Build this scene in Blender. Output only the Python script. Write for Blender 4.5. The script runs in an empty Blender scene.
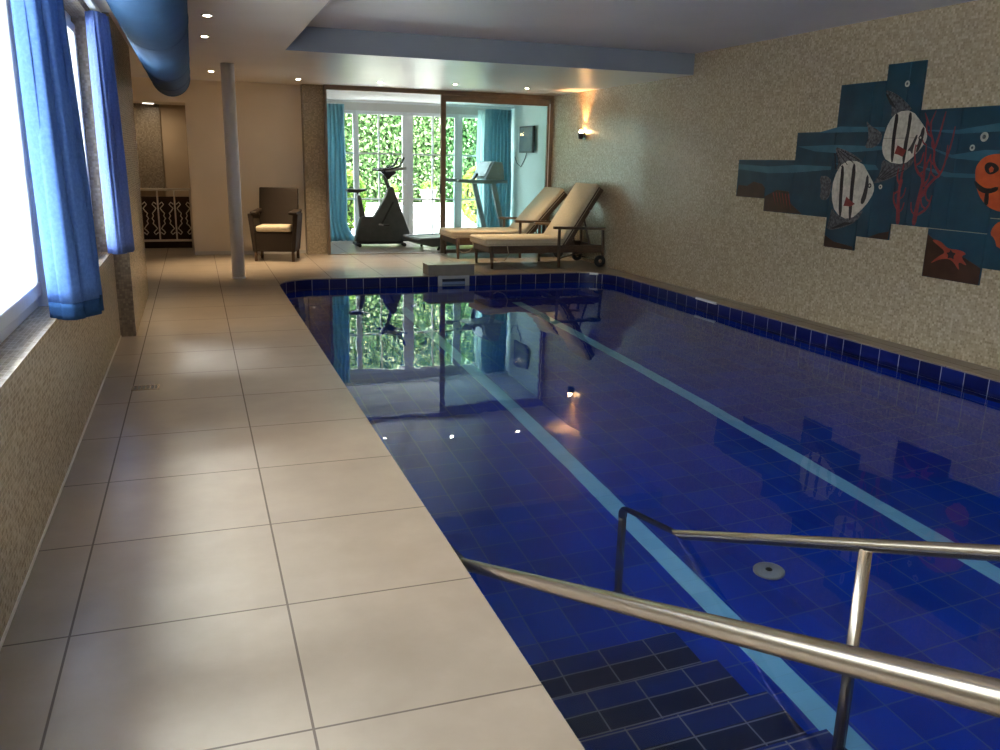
import bpy, bmesh, math, random
from mathutils import Vector, Matrix
random.seed(7)
C = bpy.context.scene.collection
PI = math.pi

# ------------------------------------------------------------------ materials
MATS = {}
def principled(name, col, rough=.5, metal=0., spec=.5, **kw):
    m = bpy.data.materials.new(name); m.use_nodes = True
    b = m.node_tree.nodes['Principled BSDF']
    b.inputs['Base Color'].default_value = (*col, 1)
    b.inputs['Roughness'].default_value = rough
    b.inputs['Metallic'].default_value = metal
    b.inputs['Specular IOR Level'].default_value = spec
    MATS[name] = m
    return m
class N:
    """small node-building helper"""
    def __init__(s, m): s.t = m.node_tree; s.n = s.t.nodes; s.l = s.t.links
    def node(s, typ, **kw):
        n = s.n.new(typ)
        for k, v in kw.items(): setattr(n, k, v)
        return n
    def put(s, sock, v):
        if isinstance(v, bpy.types.NodeSocket): s.l.new(v, sock)
        else: sock.default_value = v
    def m(s, op, a, b=None, c=None):
        n = s.node('ShaderNodeMath', operation=op); s.put(n.inputs[0], a)
        if b is not None: s.put(n.inputs[1], b)
        if c is not None: s.put(n.inputs[2], c)
        return n.outputs[0]
    def mix(s, f, a, b):
        n = s.node('ShaderNodeMix', data_type='RGBA'); s.put(n.inputs[0], f); s.put(n.inputs[6], a); s.put(n.inputs[7], b)
        return n.outputs[2]
    def ramp(s, f, stops):
        n = s.node('ShaderNodeValToRGB'); s.put(n.inputs[0], f); e = n.color_ramp.elements
        while len(e) < len(stops): e.new(.5)
        for i, (p, c) in enumerate(stops): e[i].position = p; e[i].color = (*c, 1)
        return n.outputs[0]
    def noise(s, vec, scale, detail=3, rough=.55):
        n = s.node('ShaderNodeTexNoise'); s.put(n.inputs['Vector'], vec); n.inputs['Scale'].default_value = scale
        n.inputs['Detail'].default_value = detail; n.inputs['Roughness'].default_value = rough
        return n.outputs['Fac']
def tiles(name, w, h, gap, stops, grout, rough=.3, ox=0., oy=0., cloud=0., cloud_scale=3., bump=.2, spec=.5, rows=None, stagger=0.):
    """square tiles laid on whatever plane the face lies in (world position, face normal)"""
    m = principled(name, (1, 1, 1), rough, 0, spec); k = N(m)
    geo = k.node('ShaderNodeNewGeometry')
    sp = k.node('ShaderNodeSeparateXYZ'); k.l.new(geo.outputs['Position'], sp.inputs[0])
    sn = k.node('ShaderNodeSeparateXYZ'); k.l.new(geo.outputs['True Normal'], sn.inputs[0])
    up = k.m('GREATER_THAN', k.m('ABSOLUTE', sn.outputs[2]), .6)
    sx = k.m('GREATER_THAN', k.m('ABSOLUTE', sn.outputs[0]), .7)
    # u: x on floors and y-walls, y on x-walls ; v: y on floors, z on walls
    nux = k.m('MULTIPLY', sx, k.m('SUBTRACT', 1., up))
    u = k.m('ADD', k.m('MULTIPLY', sp.outputs[1], nux), k.m('MULTIPLY', sp.outputs[0], k.m('SUBTRACT', 1., nux)))
    v = k.m('ADD', k.m('MULTIPLY', sp.outputs[1], up), k.m('MULTIPLY', sp.outputs[2], k.m('SUBTRACT', 1., up)))
    U = k.m('DIVIDE', k.m('SUBTRACT', u, ox), w); V = k.m('DIVIDE', k.m('SUBTRACT', v, oy), h)
    if stagger:
        U = k.m('ADD', U, k.m('MULTIPLY', k.m('FLOORED_MODULO', k.m('FLOOR', V), 2.), stagger))
    fu, fv = k.m('FRACT', U), k.m('FRACT', V)
    du = k.m('MULTIPLY', k.m('MINIMUM', fu, k.m('SUBTRACT', 1., fu)), w)
    dv = k.m('MULTIPLY', k.m('MINIMUM', fv, k.m('SUBTRACT', 1., fv)), h)
    d = k.m('MINIMUM', du, dv)
    g = k.m('LESS_THAN', d, gap / 2)
    cv = k.node('ShaderNodeCombineXYZ'); k.l.new(k.m('FLOOR', U), cv.inputs[0]); k.l.new(k.m('FLOOR', V), cv.inputs[1]); k.l.new(nux, cv.inputs[2])
    wn = k.node('ShaderNodeTexWhiteNoise', noise_dimensions='3D'); k.l.new(cv.outputs[0], wn.inputs['Vector'])
    f = wn.outputs['Value']
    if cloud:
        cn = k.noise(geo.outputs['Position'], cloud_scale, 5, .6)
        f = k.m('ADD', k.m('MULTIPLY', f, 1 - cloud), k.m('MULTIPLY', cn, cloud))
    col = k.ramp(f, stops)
    if rows:
        r = k.m('LESS_THAN', k.m('FLOORED_MODULO', k.m('SUBTRACT', v, rows[0]), rows[1]), rows[2])
        col = k.mix(r, col, (*rows[3], 1))
    col = k.mix(g, col, (*grout, 1))
    b = k.n['Principled BSDF']; k.l.new(col, b.inputs['Base Color'])
    k.l.new(k.m('ADD', k.m('MULTIPLY', g, .4), rough), b.inputs['Roughness'])
    if bump:
        bm_ = k.node('ShaderNodeBump'); bm_.inputs['Strength'].default_value = bump; bm_.inputs['Distance'].default_value = .002
        tilt = k.m('MULTIPLY', wn.outputs['Value'], .3)
        k.l.new(k.m('SUBTRACT', tilt, g), bm_.inputs['Height']); k.l.new(bm_.outputs[0], b.inputs['Normal'])
    return m
def noisy(name, c1, c2, scale, rough=.6, metal=0., bump=0., stretch=(1, 1, 1), spec=.5, detail=4):
    m = principled(name, c1, rough, metal, spec); k = N(m)
    tc = k.node('ShaderNodeTexCoord'); mp = k.node('ShaderNodeMapping'); mp.inputs['Scale'].default_value = stretch
    k.l.new(tc.outputs['Object'], mp.inputs[0])
    f = k.noise(mp.outputs[0], scale, detail); b = k.n['Principled BSDF']
    k.l.new(k.ramp(f, [(.3, c1), (.7, c2)]), b.inputs['Base Color'])
    if bump:
        bb = k.node('ShaderNodeBump'); bb.inputs['Strength'].default_value = bump; bb.inputs['Distance'].default_value = .004
        k.l.new(f, bb.inputs['Height']); k.l.new(bb.outputs[0], b.inputs['Normal'])
    return m
def emitter(name, col, strength):
    m = bpy.data.materials.new(name); m.use_nodes = True; k = N(m); k.n.clear()
    e = k.node('ShaderNodeEmission'); e.inputs[0].default_value = (*col, 1); e.inputs[1].default_value = strength
    o = k.node('ShaderNodeOutputMaterial'); k.l.new(e.outputs[0], o.inputs[0]); MATS[name] = m
    return m
def fabric(name, c1, c2, trans=.35, scale=60):
    m = bpy.data.materials.new(name); m.use_nodes = True; k = N(m); k.n.clear()
    tc = k.node('ShaderNodeTexCoord'); f = k.noise(tc.outputs['Object'], scale, 3)
    col = k.ramp(f, [(.3, c1), (.7, c2)])
    d = k.node('ShaderNodeBsdfDiffuse'); t = k.node('ShaderNodeBsdfTranslucent'); mx = k.node('ShaderNodeMixShader')
    k.l.new(col, d.inputs[0]); k.l.new(col, t.inputs[0]); mx.inputs[0].default_value = trans
    k.l.new(d.outputs[0], mx.inputs[1]); k.l.new(t.outputs[0], mx.inputs[2])
    o = k.node('ShaderNodeOutputMaterial'); k.l.new(mx.outputs[0], o.inputs[0]); MATS[name] = m
    return m
def pane_glass(name, tint, ior=1.45):
    m = bpy.data.materials.new(name); m.use_nodes = True; k = N(m); k.n.clear()
    gg = k.node('ShaderNodeNewGeometry'); dt = k.node('ShaderNodeVectorMath', operation='DOT_PRODUCT')
    k.l.new(gg.outputs['Incoming'], dt.inputs[0]); k.l.new(gg.outputs['Normal'], dt.inputs[1])
    f0 = ((ior - 1) / (ior + 1)) ** 2
    fr = k.m('ADD', k.m('MULTIPLY', k.m('POWER', k.m('SUBTRACT', 1., k.m('ABSOLUTE', dt.outputs['Value'])), 5.), 1 - f0), f0)
    t = k.node('ShaderNodeBsdfTransparent'); t.inputs[0].default_value = (*tint, 1)
    g = k.node('ShaderNodeBsdfGlossy'); g.inputs['Roughness'].default_value = .01
    mx = k.node('ShaderNodeMixShader'); k.l.new(fr, mx.inputs[0]); k.l.new(t.outputs[0], mx.inputs[1]); k.l.new(g.outputs[0], mx.inputs[2])
    o = k.node('ShaderNodeOutputMaterial'); k.l.new(mx.outputs[0], o.inputs[0]); MATS[name] = m
    return m

MOS = tiles('mosaic_beige', .02, .02, .0022, [(0, (.33, .255, .165)), (.35, (.41, .325, .215)), (.7, (.48, .385, .265)), (1, (.58, .475, .34))],
            (.38, .30, .20), rough=.27, bump=.3, spec=.8)
MOSD = tiles('mosaic_brown', .02, .02, .0022, [(0, (.13, .10, .065)), (.5, (.19, .15, .10)), (1, (.26, .21, .15))], (.16, .13, .10), rough=.35, bump=.35)
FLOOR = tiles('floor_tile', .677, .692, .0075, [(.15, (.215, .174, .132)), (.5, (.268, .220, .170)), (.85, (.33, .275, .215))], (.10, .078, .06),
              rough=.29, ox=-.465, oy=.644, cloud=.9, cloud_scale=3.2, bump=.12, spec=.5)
POOLT = tiles('pool_tile', .2088, .225, .007, [(0, (.001, .028, .36)), (.5, (.002, .037, .43)), (1, (.003, .046, .49))], (.02, .075, .33),
              rough=.12, ox=1.84, oy=4.03, bump=.1)
BAND = tiles('pool_band_tile', .2165, .2165, .007, [(0, (.003, .006, .07)), (.5, (.003, .008, .10)), (1, (.004, .012, .13))], (.42, .42, .46),
             rough=.32, ox=4.565, oy=0., bump=.1, spec=.3)
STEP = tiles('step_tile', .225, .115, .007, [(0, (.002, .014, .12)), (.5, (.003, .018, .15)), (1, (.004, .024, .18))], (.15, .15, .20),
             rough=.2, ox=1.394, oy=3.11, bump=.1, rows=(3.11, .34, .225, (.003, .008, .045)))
LANE = tiles('lane_tile', .115, .115, .003, [(0, (.22, .56, .84)), (1, (.28, .64, .90))], (.18, .46, .70), rough=.15, ox=2.33, oy=3.0)
WHITE = noisy('white_plaster', (.62, .60, .57), (.68, .66, .62), 3, .75)
MOSP = tiles('mosaic_pillar', .02, .02, .0022, [(0, (.25, .20, .135)), (.5, (.32, .26, .18)), (1, (.42, .35, .25))], (.26, .21, .145), rough=.35, bump=.3)
WARMW = noisy('cream_plaster', (.80, .71, .59), (.84, .75, .63), 2, .7)
CEIL = noisy('ceiling_paint', (.70, .66, .62), (.74, .70, .66), 1.5, .33)
CEILB = noisy('recess_paint', (.66, .64, .67), (.70, .68, .71), 1.5, .5)
LIP = noisy('recess_edge_daylight_tint', (.27, .30, .36), (.30, .33, .39), 1.5, .5)  # edge face of the recess, bluish daylight put into its colour
GYMW = noisy('gym_wall_paint', (.66, .72, .70), (.70, .76, .74), 2, .7)
FRAME = noisy('white_lacquer', (.74, .76, .78), (.80, .82, .84), 4, .35)
BROWNF = noisy('bronze_frame', (.17, .125, .09), (.22, .165, .12), 8, .35, .35)
STEEL = noisy('brushed_steel', (.44, .375, .30), (.54, .47, .385), 30, .27, 1., 0, (60, 2, 60))
CHROME = noisy('chrome', (.55, .56, .58), (.7, .7, .72), 10, .15, 1.)
GALV = noisy('painted_steel_grey', (.78, .79, .82), (.84, .85, .88), 6, .4, .1)
WOOD = noisy('dark_teak', (.055, .032, .02), (.12, .07, .04), 14, .42, 0, .1, (1, 8, 8))
WOODL = noisy('paler_teak', (.17, .11, .07), (.26, .18, .12), 14, .42, 0, .1, (1, 8, 8))  # paler tone of the teak, used on the far armrests
CUSH = noisy('cream_canvas', (.53, .445, .31), (.61, .525, .38), 40, .85, 0, .12)
PIPE = noisy('cushion_piping', (.42, .35, .25), (.50, .42, .31), 40, .85)
RUBBER = noisy('black_rubber', (.015, .015, .016), (.03, .03, .03), 20, .6)
BIKEG = noisy('charcoal_plastic', (.06, .068, .066), (.085, .093, .09), 10, .42)
BLACK = noisy('black_plastic', (.012, .012, .013), (.022, .022, .024), 15, .35)
TGREY = noisy('silver_grey_plastic', (.30, .32, .33), (.36, .38, .39), 10, .4)
SCREEN = noisy('display_glass', (.16, .19, .20), (.22, .25, .26), 3, .2)
DUCTF = noisy('duct_fabric', (.015, .06, .15), (.02, .075, .18), 5, .8, 0, .15)
DUCTS = noisy('duct_seam', (.02, .06, .15), (.03, .08, .18), 8, .8)
BLUE1 = fabric('blue_curtain', (.08, .17, .45), (.115, .225, .55), .10)
BLUEH = fabric('blue_curtain_hem', (.02, .055, .14), (.03, .075, .18), .05)
BLUEP = fabric('violet_blue_curtain', (.12, .19, .50), (.17, .25, .60), .12)
TEAL = fabric('teal_curtain', (.26, .45, .51), (.34, .55, .61), .4)
SHEER = fabric('sheer_curtain', (.75, .85, .85), (.8, .9, .9), .6)
GLASS = pane_glass('window_pane', (.95, .98, .98), 1.4)
GLASSC = pane_glass('sliding_pane', (.80, .93, .91), 1.3)
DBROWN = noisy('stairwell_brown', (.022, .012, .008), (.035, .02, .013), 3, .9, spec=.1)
TAN = noisy('tan_plaster', (.36, .27, .18), (.40, .30, .20), 2, .7)
RAILW = principled('white_iron', (.62, .57, .50), .4)
PAVE = noisy('pale_paving', (.74, .72, .68), (.80, .78, .74), 3, .7)
SOIL = noisy('garden_wall_render', (.62, .60, .56), (.70, .68, .64), 3, .8)
TERRA = noisy('terracotta', (.45, .27, .2), (.55, .36, .28), 10, .7)
GREYB = noisy('grey_skimmer_plastic', (.34, .35, .38), (.40, .41, .44), 8, .35)
STONE = noisy('coping_stone', (.36, .325, .28), (.43, .39, .34), 6, .4, 0, .05, spec=.4)
WARM = emitter('lamp_warm', (1., .82, .58), 60)
WARMS = emitter('sconce_bulb', (1., .62, .28), 45)
COLDL = emitter('hall_lamp', (1., .93, .80), 3)

# rattan
def rattan():
    m = principled('brown_rattan', (.06, .04, .025), .6, 0, .25); k = N(m)
    tc = k.node('ShaderNodeTexCoord'); b = k.n['Principled BSDF']
    w = k.node('ShaderNodeTexWave', wave_type='BANDS', bands_direction='Z'); w.inputs['Scale'].default_value = 26; w.inputs['Distortion'].default_value = 1.2
    k.l.new(tc.outputs['Object'], w.inputs[0])
    n = k.noise(tc.outputs['Object'], 70, 2)
    f = k.m('ADD', k.m('MULTIPLY', w.outputs['Fac'], .6), k.m('MULTIPLY', n, .4))
    k.l.new(k.ramp(f, [(.15, (.008, .005, .0035)), (.85, (.045, .029, .018))]), b.inputs['Base Color'])
    bb = k.node('ShaderNodeBump'); bb.inputs['Strength'].default_value = .5; bb.inputs['Distance'].default_value = .006
    k.l.new(f, bb.inputs['Height']); k.l.new(bb.outputs[0], b.inputs['Normal'])
    return m
RATTAN = rattan()
def leafmat(name, stops):
    m = bpy.data.materials.new(name); m.use_nodes = True; k = N(m); k.n.clear()
    g = k.node('ShaderNodeNewGeometry')
    col = k.ramp(g.outputs['Random Per Island'], stops)
    d = k.node('ShaderNodeBsdfDiffuse'); t = k.node('ShaderNodeBsdfTranslucent'); mx = k.node('ShaderNodeMixShader')
    k.l.new(col, d.inputs[0]); k.l.new(col, t.inputs[0]); mx.inputs[0].default_value = .3
    k.l.new(d.outputs[0], mx.inputs[1]); k.l.new(t.outputs[0], mx.inputs[2])
    o = k.node('ShaderNodeOutputMaterial'); k.l.new(mx.outputs[0], o.inputs[0])
    return m
IVY = leafmat('ivy_leaf', [(0, (.02, .055, .015)), (.5, (.075, .15, .05)), (.85, (.20, .28, .13)), (1, (.55, .60, .42))])
SHRUB = leafmat('shrub_leaf', [(0, (.05, .12, .02)), (.6, (.16, .30, .05)), (1, (.42, .48, .14))])
YELL = leafmat('yellow_leaf', [(0, (.20, .26, .04)), (.6, (.45, .42, .10)), (1, (.60, .35, .15))])
DARKG = noisy('dark_stem_mass', (.012, .03, .012), (.03, .055, .02), 9, .9)

def water_mat():
    m = bpy.data.materials.new('pool_water'); m.use_nodes = True; k = N(m); k.n.clear()
    g = k.node('ShaderNodeBsdfGlass'); g.inputs['IOR'].default_value = 1.33; g.inputs['Roughness'].default_value = 0.
    g.inputs['Color'].default_value = (.90, .96, 1, 1)
    geo = k.node('ShaderNodeNewGeometry')
    mp = k.node('ShaderNodeMapping'); mp.inputs['Scale'].default_value = (1.3, .7, 1); k.l.new(geo.outputs['Position'], mp.inputs[0])
    n = k.noise(mp.outputs[0], 2.2, 2, .4)
    b = k.node('ShaderNodeBump'); b.inputs['Strength'].default_value = .18; b.inputs['Distance'].default_value = .012
    k.l.new(n, b.inputs['Height']); k.l.new(b.outputs[0], g.inputs['Normal'])
    o = k.node('ShaderNodeOutputMaterial'); k.l.new(g.outputs[0], o.inputs[0])
    return m
WATER = water_mat()

# ------------------------------------------------------------------ geometry helpers
class MB:
    def __init__(s): s.b = bmesh.new()
    def box(s, x0, x1, y0, y1, z0, z1, rot=None, about=None):
        vs = [s.b.verts.new((x, y, z)) for x in (x0, x1) for y in (y0, y1) for z in (z0, z1)]
        for f in ((0, 1, 3, 2), (4, 6, 7, 5), (0, 4, 5, 1), (2, 3, 7, 6), (0, 2, 6, 4), (1, 5, 7, 3)): s.b.faces.new([vs[i] for i in f])
        if rot: bmesh.ops.rotate(s.b, verts=vs, cent=about or (0, 0, 0), matrix=rot)
        return s
    def bar(s, p, q, w, h, up=(0, 0, 1)):
        p, q = Vector(p), Vector(q); d = (q - p).normalized(); up = Vector(up)
        if abs(d.dot(up)) > .98: up = Vector((0, 1, 0))
        sd = d.cross(up).normalized() * w / 2; u = sd.cross(d).normalized() * h / 2
        vs = [s.b.verts.new(e + a * sd + c * u) for e in (p, q) for a in (-1, 1) for c in (-1, 1)]
        for f in ((0, 1, 3, 2), (4, 6, 7, 5), (0, 4, 5, 1), (2, 3, 7, 6), (0, 2, 6, 4), (1, 5, 7, 3)): s.b.faces.new([vs[i] for i in f])
        return s
    def tube(s, pts, r, seg=14, caps=True):
        pts = [Vector(p) for p in pts]; rs = r if isinstance(r, (list, tuple)) else [r] * len(pts); rings = []; prev = None
        for i, p in enumerate(pts):
            t = ((pts[i + 1] - p).normalized() if i < len(pts) - 1 else Vector((0, 0, 0))) + ((p - pts[i - 1]).normalized() if i else Vector((0, 0, 0)))
            t.normalize()
            if prev is None:
                a = Vector((0, 0, 1)) if abs(t.z) < .9 else Vector((1, 0, 0)); u = t.cross(a).normalized()
            else: u = (prev - t * prev.dot(t)).normalized()
            prev = u; w = t.cross(u)
            rings.append([s.b.verts.new(p + rs[i] * (u * math.cos(2 * PI * j / seg) + w * math.sin(2 * PI * j / seg))) for j in range(seg)])
        for A, B in zip(rings, rings[1:]):
            for j in range(seg): s.b.faces.new((A[j], A[(j + 1) % seg], B[(j + 1) % seg], B[j])).smooth = True
        if caps: s.b.faces.new(rings[0][::-1]); s.b.faces.new(rings[-1])
        return s
    def lathe(s, c, prof, seg=28, axis='z'):
        """prof: list of (r, t) along the axis"""
        rings = []
        for r, t in prof:
            ring = []
            for j in range(seg):
                a = 2 * PI * j / seg; p, q = r * math.cos(a), r * math.sin(a)
                v = {'z': (p, q, t), 'y': (p, t, q), 'x': (t, p, q)}[axis]
                ring.append(s.b.verts.new(Vector(c) + Vector(v)))
            rings.append(ring)
        for A, B in zip(rings, rings[1:]):
            for j in range(seg): s.b.faces.new((A[j], A[(j + 1) % seg], B[(j + 1) % seg], B[j])).smooth = True
        s.b.faces.new(rings[0][::-1]); s.b.faces.new(rings[-1])
        return s
    def prism(s, poly, a0, a1, axis='y'):
        """poly in the plane perpendicular to axis: y -> (x,z), x -> (y,z), z -> (x,y)"""
        f = {'y': lambda p, a: (p[0], a, p[1]), 'x': lambda p, a: (a, p[0], p[1]), 'z': lambda p, a: (p[0], p[1], a)}[axis]
        A = [s.b.verts.new(f(p, a0)) for p in poly]; B = [s.b.verts.new(f(p, a1)) for p in poly]; n = len(poly)
        s.b.faces.new(A); s.b.faces.new(B[::-1])
        for i in range(n): s.b.faces.new((A[i], B[i], B[(i + 1) % n], A[(i + 1) % n]))
        return s
    def build(s, name, mat, parent=None, bevel=0., seg=2, smooth=False):
        bmesh.ops.recalc_face_normals(s.b, faces=s.b.faces[:])
        me = bpy.data.meshes.new(name); s.b.to_mesh(me); s.b.free(); me.materials.append(mat)
        o = bpy.data.objects.new(name, me); C.objects.link(o)
        if parent: o.parent = parent
        if smooth:
            for p in me.polygons: p.use_smooth = True
        if bevel:
            md = o.modifiers.new('bevel', 'BEVEL'); md.width = bevel; md.segments = seg; md.limit_method = 'ANGLE'; md.angle_limit = math.radians(40)
            md.harden_normals = False
        return o
def tag(o, label=None, cat=None, group=None, kind=None):
    if label: o['label'] = label
    if cat: o['category'] = cat
    if group: o['group'] = group
    if kind: o['kind'] = kind
    return o
def empty(name, loc=(0, 0, 0), rz=0., label=None, cat=None, group=None, kind=None):
    o = bpy.data.objects.new(name, None); C.objects.link(o); o.location = loc; o.rotation_euler = (0, 0, rz); o.empty_display_size = .1
    return tag(o, label, cat, group, kind)
def copy_tree(o, parent=None):
    c = o.copy(); C.objects.link(c)
    if parent: c.parent = parent; c.matrix_parent_inverse = o.matrix_parent_inverse.copy()
    for ch in list(o.children): copy_tree(ch, c)
    return c

# ------------------------------------------------------------------ the shell
WL, WR = -.66, 5.73 
def wx(y): return 5.80 - .02 * (y - 4.7)     # the mosaic wall runs very slightly askew
#           # left and right walls
Y0, YB = -2.6, 13.75           # behind the camera, white back wall
PX0, PX1, PY0, PY1 = .877, 5.43, .35, 10.80    # pool edge
H1, H2 = 2.53, 2.77
WZ = -.116                     # water level
PD = -1.35                     # pool floor
PT = 13.47                     # glass partition
GX = 5.70                      # right wall of the gym
GY = 15.8                      # garden doors
def rounded(x0, x1, y0, y1, r, n=10, only_far=True):
    pts = [(x0, y0), (x1, y0)]
    for cx, a0 in ((x1 - r, 0), (x0 + r, PI / 2)):
        pts.append((x1, y1 - r - .05) if a0 == 0 else (x0 + r + .05, y1))
        for i in range(n + 1):
            a = a0 + PI / 2 * i / n; pts.append((cx + r * math.cos(a), y1 - r + r * math.sin(a)))
        pts.append((x1 - r - .05, y1) if a0 == 0 else (x0, y1 - r - .05))
    return [(x + (x - x0) / (x1 - x0) * (.07 - .02 * (y - 4.5)), y) for x, y in pts]
def slab_with_hole(name, outer, inner, z0, z1, mat, **kw):
    b = bmesh.new(); loops = []
    for z in (z0, z1):
        vo = [b.verts.new((*p, z)) for p in outer]; vi = [b.verts.new((*p, z)) for p in inner]; es = []
        for L in (vo, vi):
            for i in range(len(L)): es.append(b.edges.new((L[i], L[(i + 1) % len(L)])))
        bmesh.ops.triangle_fill(b, edges=es, use_beauty=True)
        loops.append((vo, vi))
    for q in (0, 1):
        A, B = loops[0][q], loops[1][q]
        for i in range(len(A)): b.faces.new((A[i], A[(i + 1) % len(A)], B[(i + 1) % len(A)], B[i]))
    m = MB(); m.b.free(); m.b = b
    return m.build(name, mat, **kw)
inner = rounded(PX0, PX1, PY0, PY1, .5)
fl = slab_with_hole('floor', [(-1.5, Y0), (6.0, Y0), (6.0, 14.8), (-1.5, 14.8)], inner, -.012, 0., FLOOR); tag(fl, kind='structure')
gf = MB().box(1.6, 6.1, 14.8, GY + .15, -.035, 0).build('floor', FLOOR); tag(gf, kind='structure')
# left wall with two big windows, sill at .72
w = MB()
w.box(-1.0, WL, Y0, 7.6, 0, .72)                      # parapet below the windows
w.box(-1.0, WL, Y0, -1.9, .72, H1)
w.box(-1.0, WL, 4.86, 5.95, .72, H1)                  # pier between the windows
w.box(-1.0, WL, 7.46, 7.6, .72, H1)
w.box(-1.0, WL, -1.9, 4.86, 2.47, H1); w.box(-1.0, WL, 5.95, 7.46, 2.47, H1)
w.box(-1.0, -.542, 7.6, 9.88, 0, H1)                  # pilaster the second curtain hangs against
tag(w.build('wall_left', MOS), kind='structure')
pf = MB().box(-.66, -.540, 7.592, 7.6, 0, H1).build('trim_2', MOSD); tag(pf, kind='structure')
w = MB(); w.box(-1.5, -.98, 9.4, 9.88, 0, H1); w.box(-1.65, -1.5, 9.4, 16.4, -1.5, H1)
tag(w.build('wall_hall', WARMW), kind='structure')
w = MB(); w.prism([(wx(Y0), Y0), (6.3, Y0), (6.3, 13.5), (wx(13.5), 13.5)], -1.6, 3.0, 'z')
tag(w.build('wall_right', MOS), kind='structure')
w = MB(); w.box(-1.0, 6.3, Y0 - .25, Y0, -.1, 3.0)
tag(w.build('wall_near', WARMW), kind='structure')
w = MB(); w.box(-.06, 1.6, YB, YB + .15, 0, H1); w.box(-1.5, -.06, YB, YB + .15, 2.21, H1); w.box(1.45, 1.6, YB + .15, 16.4, 0, H1)
tag(w.build('wall_back', WARMW), kind='structure')
tag(MB().box(1.6, 1.905, 13.52, GY, 0, H1).build('wall_pillar', MOSP), kind='structure')
# hall beyond the iron railing
tag(MB().box(-1.5, 1.45, 15.62, 15.75, .3, H1).build('wall_stairwell', TAN), kind='structure')
tag(MB().box(-1.0, -.47, 15.56, 15.62, .9, H1).build('trim_3', MOSD), kind='structure')
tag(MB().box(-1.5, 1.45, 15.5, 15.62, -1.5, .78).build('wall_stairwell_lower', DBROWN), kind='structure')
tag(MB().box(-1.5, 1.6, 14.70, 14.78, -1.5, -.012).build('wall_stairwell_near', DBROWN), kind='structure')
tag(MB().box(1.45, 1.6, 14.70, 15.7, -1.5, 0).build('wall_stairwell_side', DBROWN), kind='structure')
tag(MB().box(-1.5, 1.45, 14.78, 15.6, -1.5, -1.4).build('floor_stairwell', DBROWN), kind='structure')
tag(MB().box(-1.5, 1.45, YB + .15, 15.7, 2.262, 2.3).build('ceiling_hall', WARMW), kind='structure')
# ceiling: low border, raised field over the pool
c = MB()
c.box(-1.6, .95, Y0 - .2, 9.35, H1, H1 + .30)
c.box(-1.6, 6.1, 9.35, 13.55, H1, H1 + .30)
c.box(-1.6, 1.6, 13.55, 15.9, H1, H1 + .30)
tag(c.build('ceiling', CEIL), kind='structure')
tag(MB().box(.95, 6.1, Y0 - .2, 9.35, H2, H2 + .1).build('ceiling_recess', CEILB), kind='structure')
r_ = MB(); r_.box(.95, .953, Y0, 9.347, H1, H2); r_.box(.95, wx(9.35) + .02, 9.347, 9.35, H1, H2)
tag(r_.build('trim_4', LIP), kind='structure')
tag(MB().box(1.6, 6.1, 13.55, GY + .15, 2.47, 2.85).build('ceiling_gym', WHITE), kind='structure')
tag(MB().box(GX, 6.3, PT + .08, GY + .2, -.1, 3.0).build('wall_gym', GYMW), kind='structure')
# opaque roof over everything
tag(MB().box(-1.7, 6.4, Y0 - .5, GY + .35, 3.0, 3.2).build('roof', WHITE), kind='structure')
# thin baseboard under the white wall and silicone joint at the left wall
tag(MB().box(-.06, 1.6, YB - .012, YB, 0, .05).build('baseboard_back', WHITE), kind='structure')
tag(MB().box(WL, WL + .006, Y0, 7.59, 0, .012).build('baseboard_left', principled('silicone', (.62, .57, .5), .4)), kind='structure')

# windows of the left wall
def left_window(n, y0, y1, mull):
    e = empty('window_%d' % n, (-.82, (y0 + y1) / 2, .72), kind='structure'); cy = (y0 + y1) / 2
    f = MB(); W = .055
    f.box(-W / 2, W / 2, y0 - cy, y1 - cy, 0, .07); f.box(-W / 2, W / 2, y0 - cy, y1 - cy, 1.68, 1.75)
    for a in [y0, y1 - .09] + mull: f.box(-W / 2, W / 2, a - cy, a - cy + .09, .07, 1.68)
    f.build('window_frame', FRAME, e, .006)
    ed = sorted([y0] + mull + [y1 - .09])
    for i in range(len(ed) - 1):
        a, b = ed[i] + .09 - cy, ed[i + 1] - cy
        s = MB(); t = .035
        s.box(-.02, .06, a, b, .07, .14); s.box(-.02, .06, a, b, 1.61, 1.68); s.box(-.02, .06, a, a + .07, .14, 1.61); s.box(-.02, .06, b - .07, b, .14, 1.61)
        so = s.build('window_sash', FRAME, e, .008)
        MB().box(.0, .012, a + .06, b - .06, .13, 1.62).build('window_pane', GLASS, so)
    return e
left_window(1, -1.9, 4.86, [-.1, 2.3])
left_window(2, 5.95, 7.46, [])
# window sill boards in mosaic belong to the wall; white cheeks of the reveals
ch = MB(); ch.box(-.98, -.662, 4.848, 4.86, .72, 2.47); ch.box(-.98, -.662, 5.95, 5.96, .72, 2.47)
tag(ch.build('trim_5', FRAME), kind='structure')

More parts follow.
